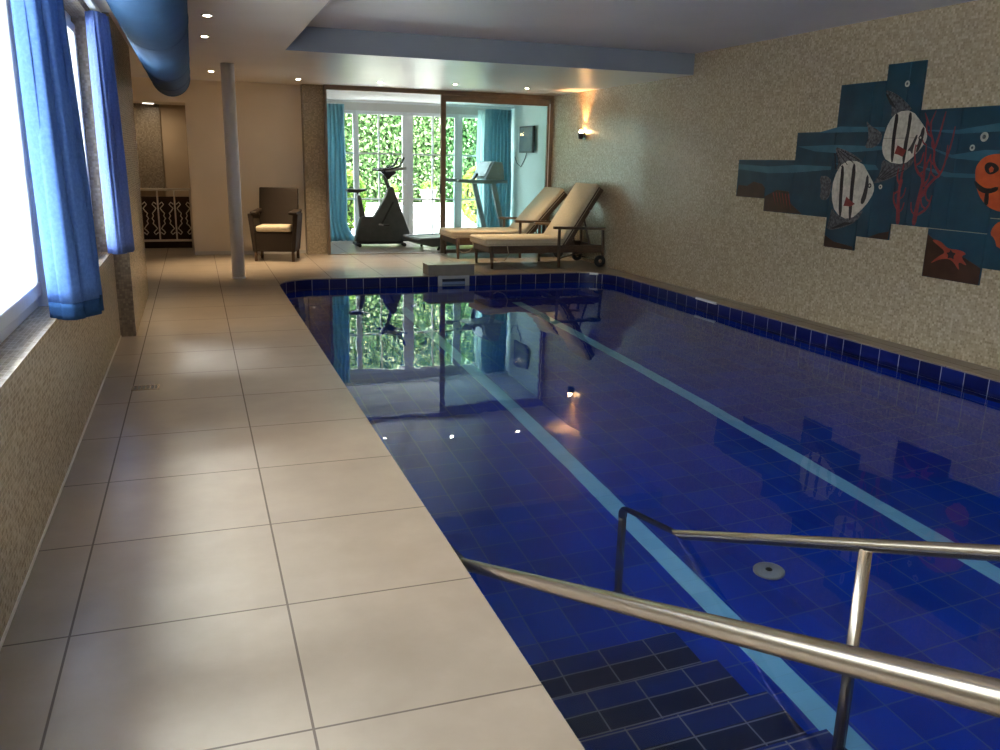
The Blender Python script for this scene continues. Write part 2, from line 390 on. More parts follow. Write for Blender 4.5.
# ------------------------------------------------------------------ glass partition to the gym
g = empty('door_1', (3.77, PT, 0), kind='structure')
f = MB(); f.box(1.905 - 3.77, GX - 3.77, -.03, .07, 2.465, H1)
f.build('header_track', BROWNF, g, .004)
MB().box(1.905 - 3.77, 1.945 - 3.77, -.03, .07, 0, 2.465).build('jamb', BROWNF, g)
MB().box(5.575 - 3.77, GX - 3.77, -.03, .07, 0, 2.465).build('jamb', BROWNF, g)
MB().box(5.56 - 3.77, 5.576 - 3.77, -.02, .06, 0, 2.40).build('jamb_seal', FRAME, g)
MB().box(1.945 - 3.77, 5.56 - 3.77, -.02, .06, 0, .012).build('floor_track', STEEL, g)
sl = MB(); sl.box(-.045, .035, -.02, .03, .012, 2.465); sl.box(5.535 - 3.77, 5.56 - 3.77, -.02, .03, .012, 2.465)
sl.box(.035, 5.535 - 3.77, -.02, .03, 2.365, 2.465); sl.box(.035, 5.535 - 3.77, -.02, .03, .012, .06)
so = sl.build('sliding_frame', BROWNF, g, .003)
MB().box(.03, 5.54 - 3.77, .0, .01, .05, 2.37).build('sliding_glass', GLASSC, so)
MB().box(-.055, -.045, -.025, .035, .95, 1.10).build('pull_handle', BLACK, so, .002)

# garden doors
def garden_leaf(n, x0, x1, st, mun, hm=(.75, 1.56), top=2.30, kindname='door', st2=None):
    e = empty('%s_%d' % (kindname, n), ((x0 + x1) / 2, GY, 0), kind='structure'); cx = (x0 + x1) / 2
    st2 = st2 or st
    f = MB(); f.box(x0 - cx, x1 - cx, -.03, .03, 0, .09); f.box(x0 - cx, x1 - cx, -.03, .03, top - .06, top)
    f.box(x0 - cx, x0 - cx + st, -.03, .03, .09, top - .06); f.box(x1 - cx - st2, x1 - cx, -.03, .03, .09, top - .06)
    f.build(kindname + '_frame', FRAME, e, .006)
    q = MB()
    for m_ in mun: q.box(m_ - cx - .014, m_ - cx + .014, -.018, .018, .09, top - .06)
    for h in hm: q.box(x0 - cx + st, x1 - cx - st2, -.019, .019, h - .014, h + .014)
    q.build('glazing_bars', FRAME, e)
    MB().box(x0 - cx + st - .01, x1 - cx - st2 + .01, -.004, .004, .08, top - .05).build(kindname + '_pane', GLASS, e)
    return e
garden_leaf(3, 1.95, 2.785, .07, [], kindname='window', st2=.05)
d2 = garden_leaf(2, 2.785, 3.735, .05, [3.205], st2=.10)
d3 = garden_leaf(3, 3.735, 4.70, .10, [4.215], st2=.07)
garden_leaf(4, 4.70, 5.70, .08, [5.24], kindname='window')
MB().tube([(.42, -.03, 1.02), (.42, -.08, 1.02), (.32, -.08, 1.02)], .008, 8).build('door_handle', CHROME, d2)
MB().tube([(-.43, -.03, 1.02), (-.43, -.08, 1.02), (-.33, -.08, 1.02)], .008, 8).build('door_handle', CHROME, d3)
tag(MB().box(1.6, GX, GY - .03, GY + .15, 2.30, 2.85).build('wall_garden', WHITE), kind='structure')

# ------------------------------------------------------------------ pool
pool = empty('swimming_pool', (3.15, 5.6, PD), label='long blue tiled swimming pool sunk in the beige floor, with two pale lane lines', cat='pool')
def off(v): return v
ins = rounded(PX0 - .012, PX1 + .012, PY0 - .012, PY1 + .012, .512)
pc = Vector((3.15, 5.6, PD))
def ring(z0, z1, pts=ins):
    b = bmesh.new(); A = [b.verts.new((x - pc.x, y - pc.y, z0 - pc.z)) for x, y in pts]; B = [b.verts.new((x - pc.x, y - pc.y, z1 - pc.z)) for x, y in pts]
    n = len(pts)
    for i in range(n): b.faces.new((A[i], B[i], B[(i + 1) % n], A[(i + 1) % n]))
    return b, A
b, A = ring(PD, -.325); b.faces.new(A)
m_ = MB(); m_.b.free(); m_.b = b; bas = m_.build('basin', POOLT, pool)
b, A = ring(-.325, -.012); m_ = MB(); m_.b.free(); m_.b = b; m_.build('waterline_tiles', BAND, pool)
for o in pool.children:      # faces must look inwards
    me = o.data; bb = bmesh.new(); bb.from_mesh(me); bmesh.ops.recalc_face_normals(bb, faces=bb.faces[:])
    f0 = max(bb.faces, key=lambda f: f.calc_area() if abs(f.normal.z) < .5 else 0); c0 = f0.calc_center_median(); c0.z = 0
    if f0.normal.dot(c0) > 0: bmesh.ops.reverse_faces(bb, faces=bb.faces[:])
    for f in bb.faces:
        if abs(f.normal.z) < .5: f.smooth = min(v.co.y for v in f.verts) > -3
    bb.to_mesh(me); bb.free()
def lane(x0, x1, y0, y1):
    MB().box(x0 - pc.x, x1 - pc.x, y0 - pc.y, y1 - pc.y, 0, .003).build('lane_line', LANE, pool)
lane(2.32, 2.45, 1.2, 10.5); lane(3.895, 4.025, 1.2, 10.5)
stair = None
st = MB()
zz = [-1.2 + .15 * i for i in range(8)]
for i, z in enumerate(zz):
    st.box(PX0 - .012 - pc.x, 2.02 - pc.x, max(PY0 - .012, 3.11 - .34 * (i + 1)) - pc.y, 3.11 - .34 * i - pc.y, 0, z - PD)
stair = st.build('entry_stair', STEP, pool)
dr = MB().lathe((2.845 - pc.x, 3.51 - pc.y, 0), [(.085, 0), (.085, .012), (.07, .02), (.02, .024)]).build('floor_drain', noisy('drain_steel', (.24, .25, .26), (.32, .33, .34), 12, .3), pool)
MB().lathe((2.845 - pc.x, 3.51 - pc.y, .024), [(.02, 0), (.015, .006)], 12).build('drain_screw', BLACK, dr)
# skimmer mouth in the far wall
sk = MB(); sx0, sx1, sy = 2.955 - pc.x, 3.385 - pc.x, PY1 - pc.y
for a in ((sx0, sx1, -.002, -.045), (sx0, sx1, -.21, -.26)):
    sk.box(a[0], a[1], sy - .02, sy + .02, a[3] - PD, a[2] - PD)
sk.box(sx0, sx0 + .055, sy - .02, sy + .02, -.21 - PD, -.045 - PD); sk.box(sx1 - .055, sx1, sy - .02, sy + .02, -.21 - PD, -.045 - PD)
sko = sk.build('skimmer_frame', GREYB, pool, .004)
MB().box(sx0 + .05, sx1 - .05, sy + .004, sy + .010, -.215 - PD, -.04 - PD).build('skimmer_mouth', noisy('skimmer_dark', (.01, .015, .03), (.02, .03, .06), 5, .4), sko)
MB().box(sx0 + .055, sx1 - .055, sy - .006, sy + .004, -.135 - PD, -.085 - PD).build('skimmer_flap', noisy('flap_blue', (.16, .24, .42), (.2, .28, .46), 5, .4), sko)
# depth markers
MB().box(PX1 - .016 - pc.x, PX1 + .012 - pc.x, 8.06 - pc.y, 8.47 - pc.y, -.022 - PD, .004 - PD).build('white_marker_tile', FRAME, pool, .002)
MB().box(5.10 - pc.x, 5.22 - pc.x, 10.66 - pc.y, 10.685 - pc.y, -.022 - PD, .004 - PD, Matrix.Rotation(-.62, 3, 'Z'), (5.16 - pc.x, 10.67 - pc.y, 0)).build('white_marker_tile', FRAME, pool, .002)
wpts = rounded(PX0 - .010, PX1 + .010, PY0 - .010, PY1 + .010, .51)
b = bmesh.new(); b.faces.new([b.verts.new((x, y, WZ)) for x, y in wpts]); m_ = MB(); m_.b.free(); m_.b = b
wo = m_.build('pool_water', WATER)
if wo.data.polygons[0].normal.z < 0: wo.data.flip_normals()
tag(wo, 'clear still water filling the blue tiled pool', 'water', kind='stuff')

# skimmer lid box on the far deck
sb = empty('skimmer_cover_box', (3.145, 10.97, 0), label='low tiled box on the deck above the pool skimmer at the far edge', cat='cover')
MB().box(-.315, .315, -.165, .14, 0, .125).build('box_body', noisy('box_side_stone', (.20, .175, .145), (.25, .22, .185), 6, .45), sb, .003)
MB().box(-.32, .32, -.17, .145, .125, .142).build('lid', FLOOR, sb, .003)

# hand rails
def handrail(x, label, ymid=True, R=.0225, k=.41):
    e = empty('pool_handrail', (x, 1.96, -.75), label=label, cat='handrail', group='stair handrails of the pool')
    z = lambda y: -.107 + k * (3.02 - y)
    o = lambda y, zz: (0, y - 1.96, zz + .75)
    pts = [o(3.58, z(3.58) - .12), o(3.578, z(3.58) - .05), o(3.56, z(3.56) - .01), o(3.52, z(3.52))]
    pts += [o(y, z(y)) for y in (3.2, 2.6, 2.0, 1.4, .8, .34)]
    pts += [o(.29, z(.29) - .004), o(.25, z(.25) - .04), o(.235, z(.25) - .12)]
    MB().tube(pts, R, 20).build('rail_tube', STEEL, e)
    MB().tube([o(3.58, z(3.58) - .10), o(3.58, PD)], R * .93, 16).build('post', STEEL, e)
    MB().tube([o(.235, z(.25) - .10), o(.235, 0)], R * .93, 16).build('post', STEEL, e)
    if ymid: MB().tube([o(1.963, z(1.963) - .005), o(1.963, -.75)], R * .93, 16).build('post', STEEL, e)
    MB().lathe(o(.235, 0), [(.045, 0), (.045, .008), (.025, .012)], 20).build('flange', STEEL, e)
    MB().lathe(o(3.58, PD), [(.045, 0), (.045, .008), (.025, .012)], 20).build('flange', STEEL, e)
    return e
handrail(.955, 'thick steel handrail running down beside the beige deck edge', False, .0245, .403)
handrail(1.96, 'steel handrail with an upright post on the open side of the stair')

# ------------------------------------------------------------------ small fittings
gr = empty('deck_drain', (-.385, 5.83, 0), label='small square metal drain grate let into the floor tiles', cat='drain')
q = MB(); q.box(-.085, .085, -.06, -.045, 0, .004); q.box(-.085, .085, .045, .06, 0, .004); q.box(-.085, -.07, -.045, .045, 0, .004); q.box(.07, .085, -.045, .045, 0, .004)
q.build('drain_rim', STEEL, gr)
q = MB(); q.box(-.07, .07, -.045, .045, 0, .0015); q.build('drain_pit', BLACK, gr)
q = MB()
for i in range(5): q.box(-.055 + i * .026, -.047 + i * .026, -.045, .045, .0015, .004)
q.build('grate_bars', STEEL, gr)

col = empty('steel_column', (.45, 11.05, 0), label='slim pale grey round steel column between floor and ceiling', cat='column')
MB().tube([(0, 0, 0), (0, 0, H1)], .078, 32).build('shaft', GALV, col)
MB().lathe((0, 0, 0), [(.088, 0), (.088, .012), (.08, .018)], 32).build('foot_ring', GALV, col)

du = empty('ventilation_duct', (-.172, 6.0, 2.29), label='fat blue fabric air duct hanging along the ceiling above the windows', cat='duct')
pts = [(0, -8.4, 0), (0, 4.2, 0), (0, 4.44, 0), (0, 4.5, 0)]
MB().tube(pts, [.197, .197, .194, .17], 40).build('duct_sleeve', DUCTF, du)
for y in (-5, -2.6, -.2, 2.2, 3.4, 4.28):
    MB().lathe((0, y, 0), [(.196, -.006), (.200, -.004), (.200, .004), (.196, .006)], 40, 'y').build('seam_ring', DUCTS, du)
for y in (-4, -1, 1.6, 4.0):
    MB().tube([(0, y, .19), (0, y, .228)], .006, 8).build('hanger', STEEL, du)

# downlights
proto = empty('downlight', (0, 0, 0))
MB().lathe((0, 0, -.006), [(.046, .006), (.046, .0), (.036, -.002), (.034, .004)], 24).build('trim_ring', CHROME, proto)
MB().lathe((0, 0, -.0085), [(.028, .003), (.026, 0)], 20).build('lens', WARM, proto)
spots = [(.17, 7.35, 'bright recessed ceiling spotlight beside the blue duct, showing a flare', 30),
         (.17, 8.63, 'recessed ceiling spotlight beside the end of the blue duct', 65),
         (.29, 12.14, 'recessed ceiling spotlight just beyond the steel column', 190),
         (1.45, 12.68, 'recessed ceiling spotlight in front of the brown mosaic pillar', 130),
         (2.56, 12.49, 'recessed ceiling spotlight before the open side of the glass wall', 80),
         (3.58, 12.20, 'recessed ceiling spotlight above the foot of the sun loungers', 65),
         (4.69, 12.24, 'recessed ceiling spotlight above the lounger backrests', 60),
         (.76, 3.72, None, 60), (.82, 1.95, None, 36), (.45, 5.3, None, 14)]
for i, (x, y, lab, pw) in enumerate(spots):
    o = proto if i == 0 else copy_tree(proto)
    o.location = (x, y, H1)
    tag(o, lab or ('recessed spotlight in the low ceiling over the pool edge' if i == 7 else 'recessed spotlight over the top of the pool stair' if i == 8 else 'recessed spotlight over the middle of the side walkway'), 'ceiling light', 'recessed ceiling spotlights')
    L = bpy.data.lights.new('downlight_lamp', 'SPOT'); L.energy = pw; L.color = (1, .74, .45); L.spot_size = math.radians(66); L.spot_blend = 1.; L.shadow_soft_size = .03
    lo = bpy.data.objects.new('downlight_lamp', L); C.objects.link(lo); lo.location = (x, y, H1 - .02)

# wall sconce on the mosaic wall
sc = empty('wall_sconce', (wx(12.3), 12.22, 1.87), label='small chrome wall lamp throwing warm light up the mosaic wall', cat='wall lamp')
MB().lathe((-.012, 0, 0), [(.05, -.0), (.05, .012)], 24, 'x').build('wall_plate', CHROME, sc)
MB().tube([(-.012, 0, 0), (-.07, 0, 0)], .012, 12).build('arm', CHROME, sc)
MB().lathe((-.065, 0, -.045), [(.022, 0), (.040, .012), (.050, .09), (.047, .095)], 24).build('lamp_cup', BLACK, sc)
MB().lathe((-.065, 0, .045), [(.030, 0), (.032, .015), (.022, .05)], 16).build('bulb', WARMS, sc)
L = bpy.data.lights.new('sconce_lamp', 'SPOT'); L.energy = 24; L.color = (1, .50, .18); L.spot_size = math.radians(85); L.spot_blend = .9; L.shadow_soft_size = .025
lo = bpy.data.objects.new('sconce_lamp', L); C.objects.link(lo); lo.location = (wx(12.3) - .075, 12.22, 1.975); lo.rotation_euler = (PI, 0, 0)

# ------------------------------------------------------------------ curtains
def curtain(name, x, y0, y1, z0, z1, mat, folds, amp, label, cat='curtain', hem=None, along='y', hemmat=None, flare=0., group=None, pinch=1., lean=0., skew=0., span=0., vee=0.):
    """pleated cloth hanging along y (or x); the top may be drawn narrower (pinch)"""
    e = empty(name, (x, (y0 + y1) / 2, z0) if along == 'y' else ((y0 + y1) / 2, x, z0), label=label, cat=cat, group=group)
    nu, nv = folds * 14, 26; W = y1 - y0
    def surf(za, zb, nm, mt, nvv, grow=0.):
        b = bmesh.new(); G = []
        for j in range(nvv + 1):
            z = za + (zb - za) * j / nvv; t = (z - z0) / (z1 - z0); row = []
            for i in range(nu + 1):
                s_ = i / nu; ww = W * (1 - (1 - pinch) * t)
                a = (s_ - .5) * ww + .012 * math.sin(7 * t + 5 * s_)
                ph = s_ * folds * 2 * PI
                d = amp * (math.sin(ph + .5 * math.sin(2.2 * t)) + .35 * math.sin(2.1 * ph + 1.3)) * (.75 + .35 * (1 - t)) + grow
                d += flare * max(0, .2 - t) * 5 * (s_) + lean * (1 - t) + skew * a + span * (s_ - .5) * (.8 + .2 * (1 - t))
                a -= vee * math.sin(PI * min(1, max(0, s_))) * (.8 + .2 * (1 - t)) + (amp * .9 * math.cos(ph * 1.0) if vee else 0)
                row.append(b.verts.new((d, a, z - z0) if along == 'y' else (a + flare * max(0, .15 - t) ** 1.3 * 14 * s_, d, z - z0)))
            G.append(row)
        for j in range(nvv):
            for i in range(nu): b.faces.new((G[j][i], G[j][i + 1], G[j + 1][i + 1], G[j + 1][i])).smooth = True
        mm = MB(); mm.b.free(); mm.b = b; o = mm.build(nm, mt, e)
        so = o.modifiers.new('thick', 'SOLIDIFY'); so.thickness = .002
        return o
    surf(z0 + (hem or 0), z1, 'cloth', mat, nv)
    if hem: surf(z0, z0 + hem, 'hem', hemmat, 3)
    return e
curtain('window_curtain', -.635, 4.58, 4.72, .715, 2.46, BLUE1, 4, .024, 'bright blue curtain with a dark hem hanging before the large window', hem=.08, hemmat=BLUEH, group='blue window curtains', pinch=1., span=.235, vee=.21, lean=.05)
curtain('window_curtain', -.595, 7.16, 7.30, .75, 2.46, BLUEP, 5, .014, 'bunched violet blue curtain beside the mosaic pilaster', hem=None, group='blue window curtains', pinch=1., span=.19, vee=.24, lean=.03)
cr = empty('curtain_rail', (-.60, 5.3, 2.49), label='white ceiling rail carrying the blue curtains', cat='rail')
MB().box(-.02, .02, -6.5, 2.28, -.015, .02).build('rail_profile', FRAME, cr)
MB().box(-.022, .022, 2.28, 2.29, -.024, .024).build('end_cap', FRAME, cr)
curtain('gym_curtain', 15.5, 2.16, 2.55, .01, 2.38, TEAL, 5, .045, 'teal curtain pulled aside behind the exercise bike', along='x', flare=.16, group='teal garden door curtains')
curtain('gym_curtain', 15.5, 5.14, 5.66, .01, 2.40, TEAL, 7, .045, 'teal curtain in the corner behind the treadmill', along='x', group='teal garden door curtains')
curtain('sheer_curtain', 15.60, 5.02, 5.20, .01, 2.38, SHEER, 3, .02, 'narrow white sheer curtain beside the teal one behind the treadmill', along='x')
gl = empty('curtain_rail', (3.9, 15.5, 2.42), label='slim white rail above the garden doors holding teal curtains', cat='rail')
MB().box(-1.95, 1.80, -.015, .015, 0, .03).build('rail_profile', FRAME, gl)
MB().box(-1.96, -1.95, -.02, .02, -.005, .035).build('end_cap', FRAME, gl)

# ------------------------------------------------------------------ wicker armchair
def cushion(x0, x1, y0, y1, z0, z1, name, parent, mat=CUSH, rnd=.03):
    o = MB().box(x0, x1, y0, y1, z0, z1).build(name, mat, parent, rnd, 4)
    for p in o.data.polygons: p.use_smooth = True
    return o
ch = empty('wicker_armchair', (1.10, 12.98, 0), 0, label='dark brown wicker armchair with a cream seat cushion against the white wall', cat='chair')
ch.rotation_euler = (0, 0, math.radians(-15)); ch.scale = (1, 1, .985)
MB().box(-.27, .27, -.27, .22, .14, .43).build('seat_base', RATTAN, ch, .02, 3)
b = MB(); b.prism([(.14, .30), (.21, .30), (.34, 1.04), (.28, 1.05), (.16, .50)], -.285, .285, 'x'); b.build('backrest', RATTAN, ch, .018, 3)
for s in (-1, 1):
    a = MB(); a.prism([(-.30, .68), (-.30, .72), (.24, .74), (.24, .69)], s * .27 - .05, s * .27 + .05 + s * .02, 'x'); a.build('armrest', RATTAN, ch, .015, 3)
    p = MB(); p.prism([(s * .24, .14), (s * .30, .14), (s * .355, .69), (s * .285, .69)], -.29, .20, 'y'); p.build('arm_panel', RATTAN, ch, .012, 2)
    MB().tube([(s * .265, -.26, 0), (s * .265, -.26, .16)], .022, 10).build('leg', WOOD, ch)
    MB().tube([(s * .265, .19, 0), (s * .265, .19, .16)], .022, 10).build('leg', WOOD, ch)
cushion(-.25, .25, -.29, .16, .43, .515, 'seat_cushion', ch)

# ------------------------------------------------------------------ sun loungers (feet end towards -x, backrest towards the wall)
def lounger(x, y, rz, recl, label, backlen=.86):
    e = empty('sun_lounger', (x, y, 0), rz, label=label, cat='sun lounger', group='cream cushioned sun loungers')
    W = .36                                                     # half width
    fr = MB()
    for s in (-1, 1): fr.bar((0.02, s * W, .265), (1.77, s * W, .265), .035, .105)
    fr.bar((.02, -W, .265), (.02, W, .265), .035, .085); fr.bar((1.75, -W, .265), (1.75, W, .265), .035, .07); fr.bar((1.11, -W, .255), (1.11, W, .255), .04, .05)
    fr.build('bed_frame', WOOD, e, .004)
    sl = MB()
    for i in range(10): sl.box(.06 + i * .105, .13 + i * .105, -W + .02, W - .02, .298, .31)
    sl.build('slat_bed', WOOD, e)
    for s in (-1, 1):
        l = MB(); l.tube([(.045, s * W, .31), (.045, s * W, .24), (.05, s * W, .10), (.055, s * W, 0)], [.03, .032, .022, .018], 12).build('leg', WOOD, e)
        l = MB(); l.tube([(1.06, s * (W + .02), .56), (1.06, s * (W + .02), .26), (1.07, s * (W + .02), .0)], [.022, .024, .02], 12).build('leg', WOOD, e)
        ar = MB(); ar.bar((.97, s * (W + .02), .572), (1.78, s * (W + .02), .555), .07, .038)
        ar.build('armrest', WOOD if s < 0 else WOODL, e, .008)
        ar = MB(); ar.bar((1.75, s * (W + .02), .55), (1.77, s * (W + .02), .13), .035, .035, (1, 0, 0)); ar.build('rear_upright', WOOD, e, .004)
        wh = empty('wheel', (1.71, s * (W + .045), .085)); wh.parent = e
        MB().lathe((0, 0, 0), [(.055, -.018), (.083, -.02), (.086, 0), (.083, .02), (.055, .018)], 28, 'y').build('tyre', RUBBER, wh)
        MB().lathe((0, 0, 0), [(.022, -.026), (.03, -.022), (.03, .022), (.022, .026)], 16, 'y').build('wheel_hub', STEEL, wh)
    MB().tube([(1.71, -W - .05, .085), (1.71, W + .05, .085)], .011, 10).build('axle', STEEL, e)
    MB().tube([(1.07, -W, .12), (1.25, -W * .8, .16), (1.60, -W * .8, .22)], .010, 8).build('stretcher', WOOD, e)
    MB().tube([(1.07, W, .12), (1.25, W * .8, .16), (1.60, W * .8, .22)], .010, 8).build('stretcher', WOOD, e)
    # hinged back
    ca, sa = math.cos(recl), math.sin(recl); hx, hz = 1.17, .30
    P = lambda a, n: (hx + a * ca - n * sa, hz + a * sa + n * ca)
    b = MB()
    for s in (-1, 1):
        p0, p1 = P(0, 0), P(backlen, 0); b.bar((p0[0], s * (W - .05), p0[1]), (p1[0], s * (W - .05), p1[1]), .05, .05)
    for s in (-1, 1):
        b.prism([P(-.02, -.035), P(backlen + .03, -.035), P(backlen + .03, .055), P(-.02, .055)], s * (W + .002) - .012, s * (W + .002) + .012, 'y')
    for i in range(9):
        p = P(.06 + i * (backlen - .08) / 8, .0); q_ = P(.06 + i * (backlen - .08) / 8 + .05, .0)
        b.bar((p[0], 0, p[1]), (q_[0], 0, q_[1]), 2 * W - .1, .018)
    b.build('back_frame', WOOD, e)
    pr_ = P(backlen * .55, -.02)
    for s in (-1, 1):
        MB().bar((pr_[0], s * (W - .08), pr_[1]), (1.61, s * (W - .08), .27), .022, .022).build('back_prop', WOOD, e)
    # cushions
    cu = cushion(-.06, 1.20, -W - .01, W + .01, .312, .425, 'seat_cushion', e, rnd=.035)
    pl = [P(-.04, .03), P(backlen + .05, .02), P(backlen + .055, .11), P(-.02, .12)]
    bc = MB().prism(pl, -W - .01, W + .01, 'y').build('back_cushion', CUSH, e, .035, 4)
    for p in bc.data.polygons: p.use_smooth = True
    for z in (.345, .40):
        MB().tube([(1.13, -W - .012, z), (-.03, -W - .012, z), (-.062, -W + .03, z), (-.062, W - .03, z)], .005, 6).build('piping', PIPE, cu)
    p0, p1 = P(.02, .03), P(backlen + .02, .03)
    MB().tube([(p0[0], -W - .012, p0[1]), (p1[0], -W - .012, p1[1])], .005, 6).build('piping', PIPE, bc)
    # loose tie hanging under the foot end
    MB().tube([(.27, -W - .012, .33), (.29, -W - .03, .20), (.23, -W - .03, .12), (.14, -W - .01, .09), (.08, -W, .12)], .008, 8).build('tie_strap', PIPE, e)
    MB().tube([(hx + .62 * ca, -W + .02, hz + .62 * sa - .03), (hx + .66 * ca, -W - .02, hz + .66 * sa - .05), (hx + .70 * ca, -W + .02, hz + .70 * sa - .02)], .007, 8).build('latch', CHROME, e)
    return e
lounger(3.845, 11.72, 0., math.radians(57), 'cream cushioned wooden sun lounger with steeply raised back, closest to the pool edge', .95)
lounger(3.72, 12.98, 0., math.radians(47), 'cream cushioned wooden sun lounger with lower back, by the sliding glass wall', .93)

# ------------------------------------------------------------------ exercise bike (side on, facing +x)
bk = empty('exercise_bike', (2.965, 14.74, 0), label='dark grey upright exercise bike with raised handlebars behind the open glass wall', cat='exercise bike')
bk.scale = (1.022, 1.022, 1.02)
X = lambda x: x - 2.9
sh = MB(); sh.prism([(X(2.48), .08), (X(3.40), .08), (X(3.425), .23), (X(3.14), 1.0), (X(3.07), .98), (X(3.0), .80), (X(2.82), .50), (X(2.60), .50)], -.075, .075, 'y')
sh.build('body_shroud', BIKEG, bk, .02, 3)
sh = MB(); sh.bar((X(2.92), .0, .34), (X(3.14), 0, .74), .165, .035); sh.build('shroud_stripe', BLACK, bk, .004)
sp = MB(); sp.prism([(X(2.58), .48), (X(2.68), .48), (X(2.60), .84), (X(2.55), .84)], -.035, .035, 'y'); sp.build('seat_column', BIKEG, bk, .01)
MB().tube([(X(2.565), 0, .80), (X(2.555), 0, .90)], .016, 10).build('seat_post', CHROME, bk)
st_ = MB(); st_.prism([(X(2.36), .93), (X(2.40), .955), (X(2.52), .945), (X(2.70), .955), (X(2.70), .925), (X(2.54), .885), (X(2.40), .895)], -.10, .10, 'y'); st_.build('seat', BLACK, bk, .018, 3)
MB().tube([(X(3.09), 0, .95), (X(2.99), 0, 1.22)], [.035, .028], 12).build('front_column', BIKEG, bk)
cn = MB(); cn.prism([(X(2.92), 1.26), (X(3.05), 1.10), (X(3.20), 1.22), (X(3.16), 1.28)], -.09, .09, 'y'); cn.build('console', BLACK, bk, .015, 3)
MB().box(X(2.96), X(3.14), -.075, .075, 1.272, 1.282).build('display', SCREEN, bk)
for s in (-1, 1):
    MB().tube([(X(3.02), s * .05, 1.25), (X(2.86), s * .17, 1.26), (X(2.90), s * .24, 1.262), (X(3.10), s * .25, 1.29), (X(3.22), s * .23, 1.33), (X(3.30), s * .22, 1.47)], .017, 12).build('handlebar', BLACK, bk)
    MB().tube([(X(3.0), s * .16, 1.255), (X(3.34), s * .20, 1.30)], .024, 10).build('elbow_rest', TGREY, bk)
    cr_ = MB().bar((X(2.88), s * .085, .37), (X(2.88) - s * .12, s * .10, .33 - .03 * s), .02, .03).build('crank_arm', CHROME, bk, .003)
    MB().box(X(2.88) - s * .12 - .05, X(2.88) - s * .12 + .05, s * .11, s * .20, .32 - .03 * s, .345 - .03 * s).build('pedal', BLACK, cr_, .005) if s < 0 else MB().box(X(2.88) - s * .12 - .05, X(2.88) - s * .12 + .05, .11, .20, .32 - .03 * s, .345 - .03 * s).build('pedal', BLACK, cr_, .005)
for x_, w_ in ((2.53, .27), (3.30, .22)):
    MB().tube([(X(x_), -w_, .035), (X(x_), w_, .035)], .03, 12).build('floor_bar', BLACK, bk)
MB().box(X(2.52), X(3.32), -.05, .05, .035, .09).build('base_beam', BLACK, bk, .006)

# ------------------------------------------------------------------ treadmill (running towards +x)
tm = empty('treadmill', (4.5, 14.36, 0), math.radians(11), label='grey treadmill with angled display console behind the sliding glass', cat='treadmill')
X = lambda x: x - 4.5
d = MB(); d.prism([(X(3.36), .14), (X(3.38), .19), (X(5.20), .24), (X(5.20), .10), (X(3.60), .06)], -.36, .36, 'y'); d.build('running_deck', BIKEG, tm, .01)
MB().prism([(X(3.40), .190), (X(3.40), .198), (X(5.0), .243), (X(5.0), .235)], -.25, .25, 'y').build('running_belt', BLACK, tm)
for s in (-1, 1):
    MB().prism([(X(3.38), .190), (X(3.38), .210), (X(5.1), .255), (X(5.1), .235)], s * .305 - .045, s * .305 + .045, 'y').build('side_rail', TGREY, tm, .004)
    MB().bar((X(5.03), s * .34, .12), (X(4.76), s * .34, 1.10), .05, .09, (1, 0, 0)).build('upright', TGREY, tm, .01)
    MB().bar((X(4.08), s * .34, 1.145), (X(4.85), s * .34, 1.12), .045, .055).build('handrail', TGREY, tm, .014, 3)
    MB().tube([(X(3.75), s * .33, .06), (X(3.72), s * .33, 0)], .02, 10).build('foot', RUBBER, tm)
    MB().box(X(5.0), X(5.14), s * .34 - .04, s * .34 + .04, 0, .13).build('foot_block', BLACK, tm, .01)
mh = MB(); mh.prism([(X(4.92), .10), (X(4.98), .30), (X(5.28), .27), (X(5.34), .08)], -.33, .33, 'y'); mh.build('motor_cover', TGREY, tm, .02, 3)
MB().bar((X(4.45), 0, 1.12), (X(5.08), 0, 1.13), .60, .05).build('control_bridge', TGREY, tm, .012)
c_ = MB(); c_.prism([(X(4.66), 1.17), (X(4.82), 1.47), (X(4.99), 1.46), (X(5.02), 1.32), (X(5.04), 1.16)], -.26, .26, 'y'); c_.build('console', TGREY, tm, .015, 3)
MB().bar((X(4.675), 0, 1.215), (X(4.797), 0, 1.445), .40, .012).build('display', SCREEN, tm)
MB().bar((X(4.55), 0, 1.15), (X(4.63), 0, 1.26), .06, .04).build('safety_grip', BLACK, tm, .006)

# ------------------------------------------------------------------ wall television in the gym
tv = empty('wall_television', (GX, 14.66, 1.86), label='small dark framed screen mounted on the pale gym wall', cat='television')
MB().box(-.08, -.03, -.33, .33, -.23, .23).build('casing', BLACK, tv, .008)
MB().box(-.084, -.08, -.30, .30, -.20, .20).build('screen', SCREEN, tv)
MB().box(-.03, 0, -.08, .08, -.08, .08).build('wall_bracket', BLACK, tv)
cb = MB().tube([(GX - .02, 14.75, 1.63), (GX - .012, 14.85, 1.52), (GX - .012, 15.05, 1.38), (GX - .012, 15.25, 1.44), (GX - .012, 15.38, 1.56)], .006, 8).build('hanging_cable', BLACK)
tag(cb, 'thin dark cable looping down the wall below the mounted screen', 'cable')

